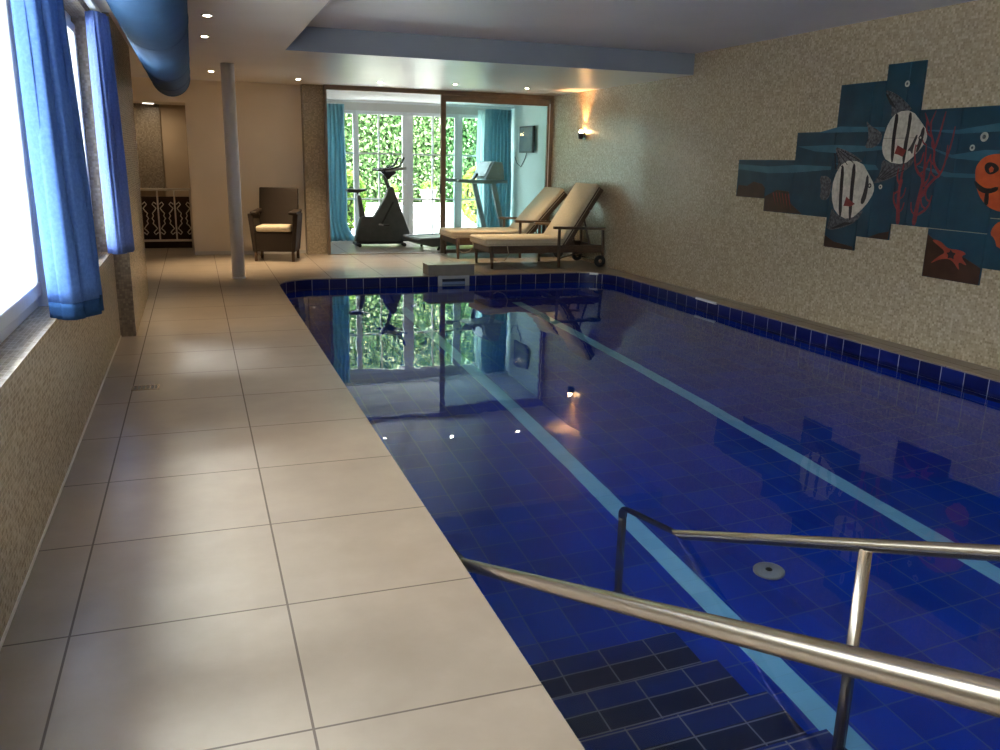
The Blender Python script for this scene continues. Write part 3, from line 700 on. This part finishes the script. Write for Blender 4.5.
# ------------------------------------------------------------------ iron railing at the stairwell
rl = empty('iron_railing', (-.75, 14.72, 0), label='white wrought iron railing with scroll motifs in front of the stairwell', cat='railing')
MB().bar((-.73, 0, .93), (.69, 0, .93), .03, .04).build('top_rail', RAILW, rl, .005)
MB().bar((-.73, 0, .13), (.69, 0, .13), .02, .035).build('bottom_rail', RAILW, rl, .004)
for i in range(7):
    px = .18 + .252 * (i - 4)
    if px > .7 or px < -.72: continue
    s_ = MB().bar((px, 0, .0 if i % 3 == 0 else .13), (px, 0, .93), .024, .024).build('baluster', RAILW, rl)
for i in range(7):
    px = .18 + .252 * (i - 4)
    m_ = MB()
    for s in (-1, 1):
        P_ = [(.02, .70), (.06, .735), (.085, .70), (.055, .665), (.03, .64), (.055, .60), (.09, .56), (.075, .52), (.10, .48)]
        pts_ = [(px + s * a, 0, z) for a, z in P_] + [(px + s * a, 0, .96 - z) for a, z in P_[::-1][1:]]
        m_.tube(pts_, .009, 6)
    m_.build('scroll', RAILW, rl)
MB().bar((-.73, 0, 0), (-.73, 0, .96), .04, .04).build('end_post', RAILW, rl)
MB().bar((.67, 0, 0), (.67, 0, .93), .03, .03).build('end_post', RAILW, rl)
hl = empty('hall_ceiling_lamp', (-.60, 15.0, 2.262), label='flat rectangular lamp on the hall ceiling above the stairwell', cat='ceiling light')
MB().box(-.10, .08, -.05, .05, -.02, 0).build('housing', FRAME, hl, .003)
MB().box(-.09, .07, -.04, .04, -.026, -.02).build('diffuser', COLDL, hl)
L = bpy.data.lights.new('hall_lamp', 'AREA'); L.energy = 3.; L.color = (1, .80, .55); L.size = .15
lo = bpy.data.objects.new('hall_lamp', L); C.objects.link(lo); lo.location = (-.61, 15.0, 2.22)

# ------------------------------------------------------------------ ceramic mural on the right wall: (y, z) outlines
mu = empty('ceramic_mural', (wx(6.2), 6.2, 1.4), math.atan(.02), label='stepped ceramic mural of striped fish, coral and starfish on the mosaic wall', cat='mural')
def matte(name, c1, c2, sc_=9, rough=.35): return noisy(name, c1, c2, sc_, rough, 0, .1)
SEA = matte('glaze_sea_blue', (.006, .040, .070), (.012, .062, .098), 5, .3)
BANDG = matte('glaze_pale_blue', (.022, .10, .15), (.04, .14, .195), 6)
ROCK = matte('glaze_rock_brown', (.035, .013, .008), (.06, .024, .014), 8)
FISHW = matte('glaze_cream', (.42, .375, .30), (.62, .56, .47), 25)
INK = matte('glaze_ink', (.012, .010, .014), (.03, .022, .024), 20)
FINM = matte('glaze_fin_grey', (.015, .015, .02), (.15, .15, .16), 45)
REDD = matte('glaze_deep_red', (.16, .015, .015), (.24, .025, .02), 18)
REDS = matte('glaze_starfish_red', (.26, .035, .02), (.36, .06, .03), 12)
CORAL = matte('glaze_coral_red', (.18, .02, .03), (.28, .035, .04), 22)
ORANGE = matte('glaze_orange', (.40, .05, .012), (.54, .09, .02), 10)
def relief(pts, name, mat, t0, t1, parent=mu):
    q = []
    for y, z in pts:
        t = 5.894 / (5.72 + .02 * y); q.append((t * y - 6.2, 1.5 + t * (z - 1.5) - 1.4))
    return MB().prism(q, -t1, -t0, 'x').build(name, mat, parent)
panels = [(7.756, 8.268, 1.16, 1.556), (7.32, 7.750, 1.03, 1.558), (6.765, 7.314, 1.03, 1.823), (6.352, 6.759, .755, 2.235), (6.205, 6.346, .888, 2.235),
          (5.948, 6.199, .888, 2.365), (5.785, 5.942, 1.03, 2.365), (5.530, 5.779, 1.03, 1.972), (5.353, 5.524, 1.03, 1.972), (4.962, 5.347, 1.03, 1.972), (4.962, 5.524, .63, 1.024),
          (4.45, 4.956, 1.15, 1.972), (4.45, 4.956, .766, 1.144), (4.0, 4.444, .9, 1.80)]
for y0, y1, z0, z1 in panels:
    relief([(y0, z0), (y1, z0), (y1, z1), (y0, z1)], 'tile_panel', SEA, 0, .014)
T = .014
def chaikin(pts, n=2):
    for _ in range(n):
        q = []
        for i, p in enumerate(pts):
            o = pts[(i + 1) % len(pts)]; q += [(p[0] * .75 + o[0] * .25, p[1] * .75 + o[1] * .25), (p[0] * .25 + o[0] * .75, p[1] * .25 + o[1] * .75)]
        pts = q
    return pts
SMOOTH = {'striped_fish', 'top_fin', 'lower_fin', 'tail_fin', 'starfish', 'orange_fish', 'mouth_stripe', 'eye', 'red_coral', 'coral_branch', 'stripe', 'starfish_centre'}
def lay(pts, name, mat, k=1, parent=mu):
    if name in SMOOTH: pts = chaikin(pts, 2 if name in ('orange_fish', 'eye', 'starfish') else 1)
    return relief(pts, name, mat, T - .002, T + .0012 * k, parent)
for pts in ([(8.266, 1.508), (7.729, 1.49), (7.276, 1.513), (6.772, 1.505), (6.772, 1.474), (7.289, 1.438), (7.718, 1.422), (8.259, 1.454)],
            [(7.295, 1.691), (6.754, 1.702), (6.121, 1.683), (6.116, 1.655), (6.696, 1.626), (7.024, 1.642)],
            [(7.007, 1.818), (6.715, 1.867), (6.15, 1.846), (6.143, 1.809), (6.728, 1.813)],
            [(5.753, 1.707), (5.397, 1.614), (5.093, 1.651), (4.50, 1.64), (4.50, 1.603), (5.077, 1.565), (5.392, 1.588)],
            [(5.773, 1.814), (5.368, 1.805), (5.013, 1.844), (4.50, 1.83), (4.50, 1.80), (5.363, 1.774)],
            [(5.77, 1.531), (5.371, 1.472), (5.119, 1.472), (4.7, 1.44), (5.431, 1.440)],
            [(6.725, 1.535), (6.212, 1.526), (6.164, 1.484), (6.58, 1.47)]):
    lay(pts, 'wave_band', BANDG)
for pts in ([(8.266, 1.162), (8.233, 1.285), (8.077, 1.28), (7.965, 1.329), (7.815, 1.31), (7.758, 1.268), (7.758, 1.162)],
            [(7.748, 1.032), (7.748, 1.182), (7.553, 1.257), (7.362, 1.248), (7.317, 1.134), (7.121, 1.035)],
            [(6.757, .757), (6.757, .863), (6.624, .812), (6.375, .79), (6.361, .758)],
            [(6.197, .890), (6.067, .938), (5.950, .963), (5.950, .890)],
            [(5.522, .98), (5.396, .909), (5.143, .831), (4.964, .762), (4.964, .632), (5.522, .632)]):
    lay(pts, 'painted_rock', ROCK, 1)
rw = [(7.63, 1.22), (7.50, 1.243), (7.352, 1.240), (7.338, 1.12), (7.44, 1.12)]
for i in range(6):
    y = 7.62 - i * .05
    lay([(y, 1.225 + .01 * math.sin(i)), (y - .018, 1.23), (y - .055, 1.14 - .01 * i), (y - .07, 1.10 - .008 * i), (y - .055, 1.14 - .01 * i + .025)][:4], 'rock_weed', REDD, 1.6)
def fish(name, body, top, low, tail, stripes, red, eye):
    b_ = lay(body, name, FISHW, 2)
    b2 = []
    for pts, mt, nm, k in [(top, FINM, 'top_fin', 1.6), (low, FINM, 'lower_fin', 1.6), (tail, FINM, 'tail_fin', 1.6)]: lay(pts, nm, mt, k, b_)
    for s in stripes: lay(s, 'stripe', INK, 2.6, b_)
    lay(red, 'red_fin', REDD, 3.2, b_)
    ring_ = [(eye[0] + .022 * math.cos(a * PI / 6), eye[1] + .022 * math.sin(a * PI / 6)) for a in range(12)]
    e_ = lay(ring_, 'eye', INK, 3.4, b_)
    lay([(eye[0] + .009 * math.cos(a * PI / 4), eye[1] + .009 * math.sin(a * PI / 4)) for a in range(8)], 'eye_glint', FISHW, 4.2, b_)
    # fin rays
    for F, n in ((top, 5), (low, 5)):
        c0 = Vector(F[0])
        for i in range(n):
            q_ = Vector(F[len(F) // 2]).lerp(Vector(F[-2]), i / (n - 1)); d_ = (q_ - c0); nrm = Vector((-d_.y, d_.x)).normalized() * .004
            a, b = c0 + d_ * .25, c0 + d_ * .85
            lay([tuple(a - nrm), tuple(b - nrm), tuple(b + nrm), tuple(a + nrm)], 'fin_ray', INK, 2.2, b_)
for o_ in ():
    pass
fish('striped_fish', [(6.027, 1.97), (5.868, 1.975), (5.747, 1.87), (5.684, 1.809), (5.668, 1.741), (5.70, 1.69), (5.778, 1.605), (5.881, 1.531), (6.079, 1.554), (6.152, 1.64), (6.156, 1.749), (6.115, 1.89)],
     [(6.212, 2.16), (6.084, 2.126), (5.938, 2.04), (5.855, 1.968), (6.019, 1.966), (6.095, 1.916), (6.098, 2.004), (6.139, 2.094)],
     [(6.202, 1.361), (6.195, 1.38), (6.138, 1.458), (6.133, 1.577), (6.066, 1.55), (5.881, 1.531), (5.765, 1.596), (5.807, 1.509), (5.993, 1.416)],
     [(6.393, 1.912), (6.324, 1.861), (6.242, 1.831), (6.17, 1.785), (6.179, 1.722), (6.247, 1.673), (6.369, 1.668), (6.337, 1.742), (6.344, 1.825)],
     [[(6.045, 1.965), (6.005, 1.936), (6.015, 1.782), (6.0, 1.556), (6.032, 1.551), (6.052, 1.729), (6.05, 1.87)],
      [(5.897, 1.969), (5.858, 1.942), (5.863, 1.796), (5.871, 1.622), (5.876, 1.538), (5.90, 1.545), (5.912, 1.692), (5.893, 1.814)],
      [(5.731, 1.844), (5.700, 1.818), (5.712, 1.716), (5.745, 1.636), (5.770, 1.629), (5.755, 1.725)],
      [(5.79, 1.775), (5.765, 1.773), (5.800, 1.674), (5.800, 1.612), (5.832, 1.648), (5.866, 1.64), (5.825, 1.692)],
      [(6.156, 1.752), (6.140, 1.752), (5.70, 1.752), (5.70, 1.749), (6.156, 1.749)]],
     [(6.001, 1.622), (5.977, 1.693), (5.926, 1.672), (5.874, 1.649), (5.905, 1.596), (5.956, 1.613)], (5.736, 1.751))
fish('striped_fish', [(6.618, 1.56), (6.38, 1.553), (6.269, 1.438), (6.193, 1.353), (6.188, 1.281), (6.27, 1.16), (6.45, 1.022), (6.647, 1.076), (6.727, 1.227), (6.724, 1.397)],
     [(6.76, 1.687), (6.612, 1.656), (6.465, 1.603), (6.345, 1.539), (6.616, 1.551), (6.701, 1.444), (6.677, 1.566)],
     [(6.747, .905), (6.718, 1.009), (6.703, 1.135), (6.646, 1.07), (6.45, 1.022), (6.269, 1.154), (6.35, 1.02), (6.534, .945)],
     [(6.923, 1.414), (6.82, 1.416), (6.744, 1.375), (6.742, 1.258), (6.781, 1.187), (6.886, 1.195), (6.88, 1.299)],
     [[(6.637, 1.535), (6.592, 1.491), (6.58, 1.264), (6.555, 1.051), (6.598, 1.058), (6.625, 1.293)],
      [(6.489, 1.553), (6.442, 1.508), (6.440, 1.3), (6.425, 1.03), (6.462, 1.028), (6.487, 1.299)],
      [(6.298, 1.45), (6.262, 1.409), (6.263, 1.248), (6.299, 1.172), (6.34, 1.192), (6.304, 1.306)]],
     [(6.547, 1.15), (6.522, 1.237), (6.464, 1.203), (6.399, 1.176), (6.455, 1.149)], (6.245, 1.345))
def branch(pts, w0, w1):
    n = len(pts); L_, R_ = [], []
    for i, p in enumerate(pts):
        a = Vector(pts[max(0, i - 1)]); c_ = Vector(pts[min(n - 1, i + 1)]); d_ = (c_ - a).normalized(); nn = Vector((-d_.y, d_.x)); w_ = w0 + (w1 - w0) * i / (n - 1)
        L_.append(tuple(Vector(p) + nn * w_)); R_.append(tuple(Vector(p) - nn * w_))
    return L_ + R_[::-1]
cors = [([(5.86, 1.032), (5.877, 1.15), (5.896, 1.291), (5.89, 1.432), (5.878, 1.541)], .022), ([(5.685, 1.038), (5.677, 1.162), (5.667, 1.27), (5.645, 1.423), (5.657, 1.543), (5.665, 1.692)], .024),
        ([(5.667, 1.27), (5.555, 1.411), (5.479, 1.457), (5.445, 1.575), (5.448, 1.691)], .014), ([(5.665, 1.12), (5.562, 1.184), (5.534, 1.292)], .012), ([(5.877, 1.15), (5.945, 1.225), (5.95, 1.303)], .012),
        ([(5.645, 1.423), (5.735, 1.482), (5.774, 1.587), (5.78, 1.70)], .013), ([(5.479, 1.457), (5.57, 1.544), (5.573, 1.662), (5.663, 1.84), (5.614, 1.96)], .012),
        ([(5.445, 1.575), (5.414, 1.705), (5.402, 1.833)], .010), ([(5.573, 1.662), (5.541, 1.793), (5.514, 1.95)], .011), ([(5.663, 1.84), (5.725, 1.946)], .009),
        ([(5.89, 1.36), (5.94, 1.42), (5.93, 1.50)], .010), ([(5.66, 1.35), (5.60, 1.40), (5.585, 1.47)], .010)]
croot = lay(branch(*(cors[0][0], cors[0][1], .008)), 'red_coral', CORAL, 2)
rnd = random.Random(3)
for pts_, w_ in list(cors):
    for i in range(1, len(pts_)):
        if w_ > .011:
            p_ = Vector(pts_[i]).lerp(Vector(pts_[i - 1]), rnd.random() * .6); s_ = rnd.choice((-1, 1)); l_ = rnd.uniform(.05, .11)
            q1 = p_ + Vector((s_ * l_ * .6, l_ * .35)); q2 = p_ + Vector((s_ * l_ * .75, l_ * 1.2))
            if q1.x > 5.46 and q2.x < 5.93 and q2.y < 1.93: cors.append(([tuple(p_), tuple(q1), tuple(q2)], .008))
for p_, w_ in cors[1:]: lay(branch(p_, w_, .006), 'coral_branch', CORAL, 2.2, croot)
so_ = lay([(5.482, .939), (5.383, .938), (5.297, .877), (5.189, .885), (5.103, .857), (5.17, .835), (5.076, .758), (5.19, .796), (5.146, .705), (5.246, .804), (5.356, .792), (5.47, .733), (5.378, .812), (5.31, .85), (5.393, .894)], 'starfish', REDS, 2)
lay([(5.269, .88), (5.25, .856), (5.21, .853), (5.232, .828), (5.223, .8), (5.257, .815), (5.286, .8), (5.282, .83), (5.306, .847), (5.274, .854)], 'starfish_centre', INK, 3, so_)
ob = lay([(5.154, 1.493), (5.139, 1.549), (5.082, 1.605), (4.971, 1.626), (4.888, 1.606), (4.805, 1.54), (4.70, 1.45), (4.66, 1.35), (4.72, 1.25), (4.839, 1.21), (4.873, 1.197), (4.941, 1.214), (4.994, 1.232), (5.074, 1.298), (5.124, 1.381)], 'orange_fish', ORANGE, 2)
lay([(5.15, 1.43), (5.071, 1.379), (5.002, 1.362), (4.926, 1.388), (4.919, 1.353), (4.996, 1.325), (5.074, 1.335), (5.132, 1.38)], 'mouth_stripe', INK, 3, ob)
lay([(5.077, 1.536), (5.041, 1.564), (4.973, 1.551), (4.933, 1.51), (4.975, 1.475), (5.023, 1.467), (5.061, 1.494)], 'eye', INK, 3, ob)
lay([(5.03, 1.51 + .0), (5.01, 1.53), (4.985, 1.515), (4.99, 1.49), (5.015, 1.485)], 'eye_glint', ORANGE, 4, ob)
lay([(5.03, 1.34), (5.0, 1.35), (4.985, 1.26), (5.0, 1.235), (5.03, 1.26)], 'stripe', INK, 3, ob)
lay([(4.93, 1.025), (4.916, 1.083), (4.863, 1.135), (4.72, 1.135), (4.70, .943), (4.845, .921), (4.884, 1.001)], 'lower_fin', ORANGE, 2, ob)
for (y, z), r in (((5.96, 2.191), .026), ((5.117, 1.747), .036), ((5.211, 1.667), .024), ((6.115, 1.339), .02)):
    bo = lay([(y + r * math.cos(a * PI / 7), z + r * math.sin(a * PI / 7)) for a in range(14)], 'bubble', FISHW, 2)
    lay([(y + .45 * r * math.cos(a * PI / 4), z + .45 * r * math.sin(a * PI / 4)) for a in range(8)], 'bubble_spot', FINM, 3, bo)

# ------------------------------------------------------------------ garden
tag(MB().box(-12, 20, GY + .15, 40, -.25, -.03).build('garden_ground', PAVE), kind='structure')
tag(MB().box(-30, -1.65, -14, GY + .15, -.6, -.4).build('yard_ground', PAVE), kind='structure')
tag(MB().box(-7.3, -7.0, -14, 34, -.6, 3.6).build('added_sky_blocker', noisy('sky_blocker_render', (.40, .42, .41), (.46, .48, .47), 3, .8)), kind='structure')  # added wall, holds low sky light back from the left windows
tag(MB().box(-1, 12, 20.6, 21.0, -.25, .42).build('garden_wall', SOIL), kind='structure')
def leaves(n, fn, size, name, mat, parent=None):
    b = bmesh.new()
    for _ in range(n):
        p, nr = fn(); s_ = size * random.uniform(.6, 1.3)
        nr = (Vector(nr) + Vector((random.uniform(-.8, .8), random.uniform(-.8, .8), random.uniform(-.8, .8)))).normalized()
        u = nr.orthogonal().normalized(); u = Matrix.Rotation(random.uniform(0, 6.28), 3, nr) @ u; v = nr.cross(u); p = Vector(p)
        vs = [b.verts.new(p + u * s_ * a + v * s_ * c_ + nr * s_ * k_) for a, c_, k_ in ((-1, 0, 0), (-.2, -.6, .15), (1, 0, -.1), (-.2, .6, .15))]
        b.faces.new(vs)
    m_ = MB(); m_.b.free(); m_.b = b
    me = bpy.data.meshes.new(name); b.to_mesh(me); b.free(); me.materials.append(mat)
    o = bpy.data.objects.new(name, me); C.objects.link(o)
    if parent: o.parent = parent
    return o
hd = empty('ivy_hedge', (5.0, 21.45, 0), label='tall wall of green and white ivy beyond the garden doors', cat='hedge')
MB().box(-5, 6, -.05, .4, -.1, 4.0).build('stems', DARKG, hd)
def hf():
    return (random.uniform(-3.4, 4.2), random.uniform(-.30, -.05), random.uniform(.3, 3.9)), (0, -1, .35)
leaves(36000, hf, .046, 'foliage', IVY, hd)
def ball(c, r, hgt):
    def f():
        a, t = random.uniform(0, 2 * PI), random.uniform(-1, 1); k = math.sqrt(1 - t * t); n_ = Vector((k * math.cos(a), k * math.sin(a), t))
        return (c[0] + n_.x * r, c[1] + n_.y * r, c[2] + t * hgt), n_
    return f
def shrub(name, x, y, r, h, mat, n, label, z0=-.03):
    e = empty(name, (x, y, z0), label=label, cat='shrub')
    MB().tube([(0, 0, 0), (.02, 0, h * .5)], [.03, .015], 8).build('stem', WOOD, e)
    MB().lathe((0, 0, h * .12), [(.02, 0), (r * .6, h * .2), (r * .65, h * .45), (r * .35, h * .72)], 12).build('inner_growth', DARKG, e)
    leaves(n, ball((0, 0, h * .52), r, h * .48), .05, 'foliage', mat, e)
shrub('garden_shrub', 3.05, 18.2, .34, 1.25, SHRUB, 1500, 'tall yellow green shrub outside behind the exercise bike')
shrub('garden_shrub', 6.45, 19.9, .45, 1.35, YELL, 1400, 'yellowing bush with reddish leaves outside behind the treadmill')
for x, y, r, h, lab in ((5.42, 20.72, .20, .30, 'pale planter on the garden wall, seen between the doors'), (4.55, 20.72, .13, .22, 'small terracotta planter standing on the garden wall')):
    p = empty('garden_planter', (x, y, .42), label=lab, cat='planter')
    MB().lathe((0, 0, 0), [(r * .7, 0), (r, h), (r * 1.08, h), (r * 1.08, h + .03), (r * .9, h + .03)], 20).build('pot', PAVE if r > .15 else TERRA, p)
    leaves(160, ball((0, 0, h + .1), r * .9, .12), .035, 'foliage', SHRUB, p)

# ------------------------------------------------------------------ light
wd = bpy.data.worlds.new('sky'); bpy.context.scene.world = wd; wd.use_nodes = True; k = N(wd)
bg = k.n['Background']
tc = k.node('ShaderNodeTexCoord'); sp_ = k.node('ShaderNodeSeparateXYZ'); k.l.new(tc.outputs['Generated'], sp_.inputs[0])
k.l.new(k.ramp(sp_.outputs[2], [(0., (.98, .98, 1.)), (.5, (.84, .90, 1.)), (1., (.72, .84, 1.))]), bg.inputs[0])
dt = k.node('ShaderNodeVectorMath', operation='DOT_PRODUCT'); k.l.new(tc.outputs['Generated'], dt.inputs[0]); dt.inputs[1].default_value = (-.574, 0, .819)
# the sky is brightest in a broad hazy patch high over the yard
mr = k.node('ShaderNodeMapRange', interpolation_type='SMOOTHSTEP'); k.l.new(dt.outputs['Value'], mr.inputs[0])
for i_, v_ in ((1, .9895), (2, .9955), (3, 5.8), (4, 85.)): mr.inputs[i_].default_value = v_
k.l.new(mr.outputs[0], bg.inputs[1])
S = bpy.data.lights.new('sun', 'SUN'); S.energy = 15; S.angle = math.radians(3); S.color = (1, .95, .86)
so = bpy.data.objects.new('sun', S); C.objects.link(so)
so.rotation_euler = Vector((-.35, .62, -.72)).to_track_quat('-Z', 'Y').to_euler()
def portal(x, y, z, w_, h_, direction):
    L = bpy.data.lights.new('window_portal', 'AREA'); L.shape = 'RECTANGLE'; L.size = w_; L.size_y = h_; L.cycles.is_portal = True
    o = bpy.data.objects.new('window_portal', L); C.objects.link(o); o.location = (x, y, z); o.rotation_euler = Vector(direction).to_track_quat('-Z', 'Y').to_euler()
portal(-1.0, 1.48, 1.6, 6.8, 1.8, (1, 0, 0)); portal(-1.0, 6.7, 1.6, 1.55, 1.8, (1, 0, 0)); portal(3.85, GY + .2, 1.15, 3.8, 2.3, (0, -1, 0))

# ------------------------------------------------------------------ camera
cam = bpy.data.cameras.new('camera'); cam.sensor_width = 36; cam.lens = 848.22 * 36 / 1000; cam.clip_end = 200
co = bpy.data.objects.new('camera', cam); C.objects.link(co)
a = Vector((0.9432, -0.3309, 0.0211)); d = Vector((0.3256, 0.9127, -0.2459))
a.normalize(); d = (d - a * a.dot(d)).normalized(); u = a.cross(d)
co.matrix_world = Matrix(((a.x, u.x, -d.x, 0), (a.y, u.y, -d.y, 0), (a.z, u.z, -d.z, 1.5), (0, 0, 0, 1)))
sc_ = bpy.context.scene; sc_.camera = co
sc_.view_settings.view_transform = 'Standard'; sc_.view_settings.look = 'None'; sc_.view_settings.gamma = 1; sc_.view_settings.use_curve_mapping = False
sc_.view_settings.exposure = 1.28
cy = sc_.cycles; cy.use_denoising = True; cy.denoiser = 'OPENIMAGEDENOISE'; cy.denoising_prefilter = 'ACCURATE'; cy.denoising_input_passes = 'RGB_ALBEDO_NORMAL'; cy.max_bounces = 14; cy.diffuse_bounces = 6; cy.glossy_bounces = 6; cy.transmission_bounces = 8; cy.transparent_max_bounces = 12
cy.caustics_refractive = True; cy.caustics_reflective = True; cy.blur_glossy = .5; cy.sample_clamp_indirect = 12
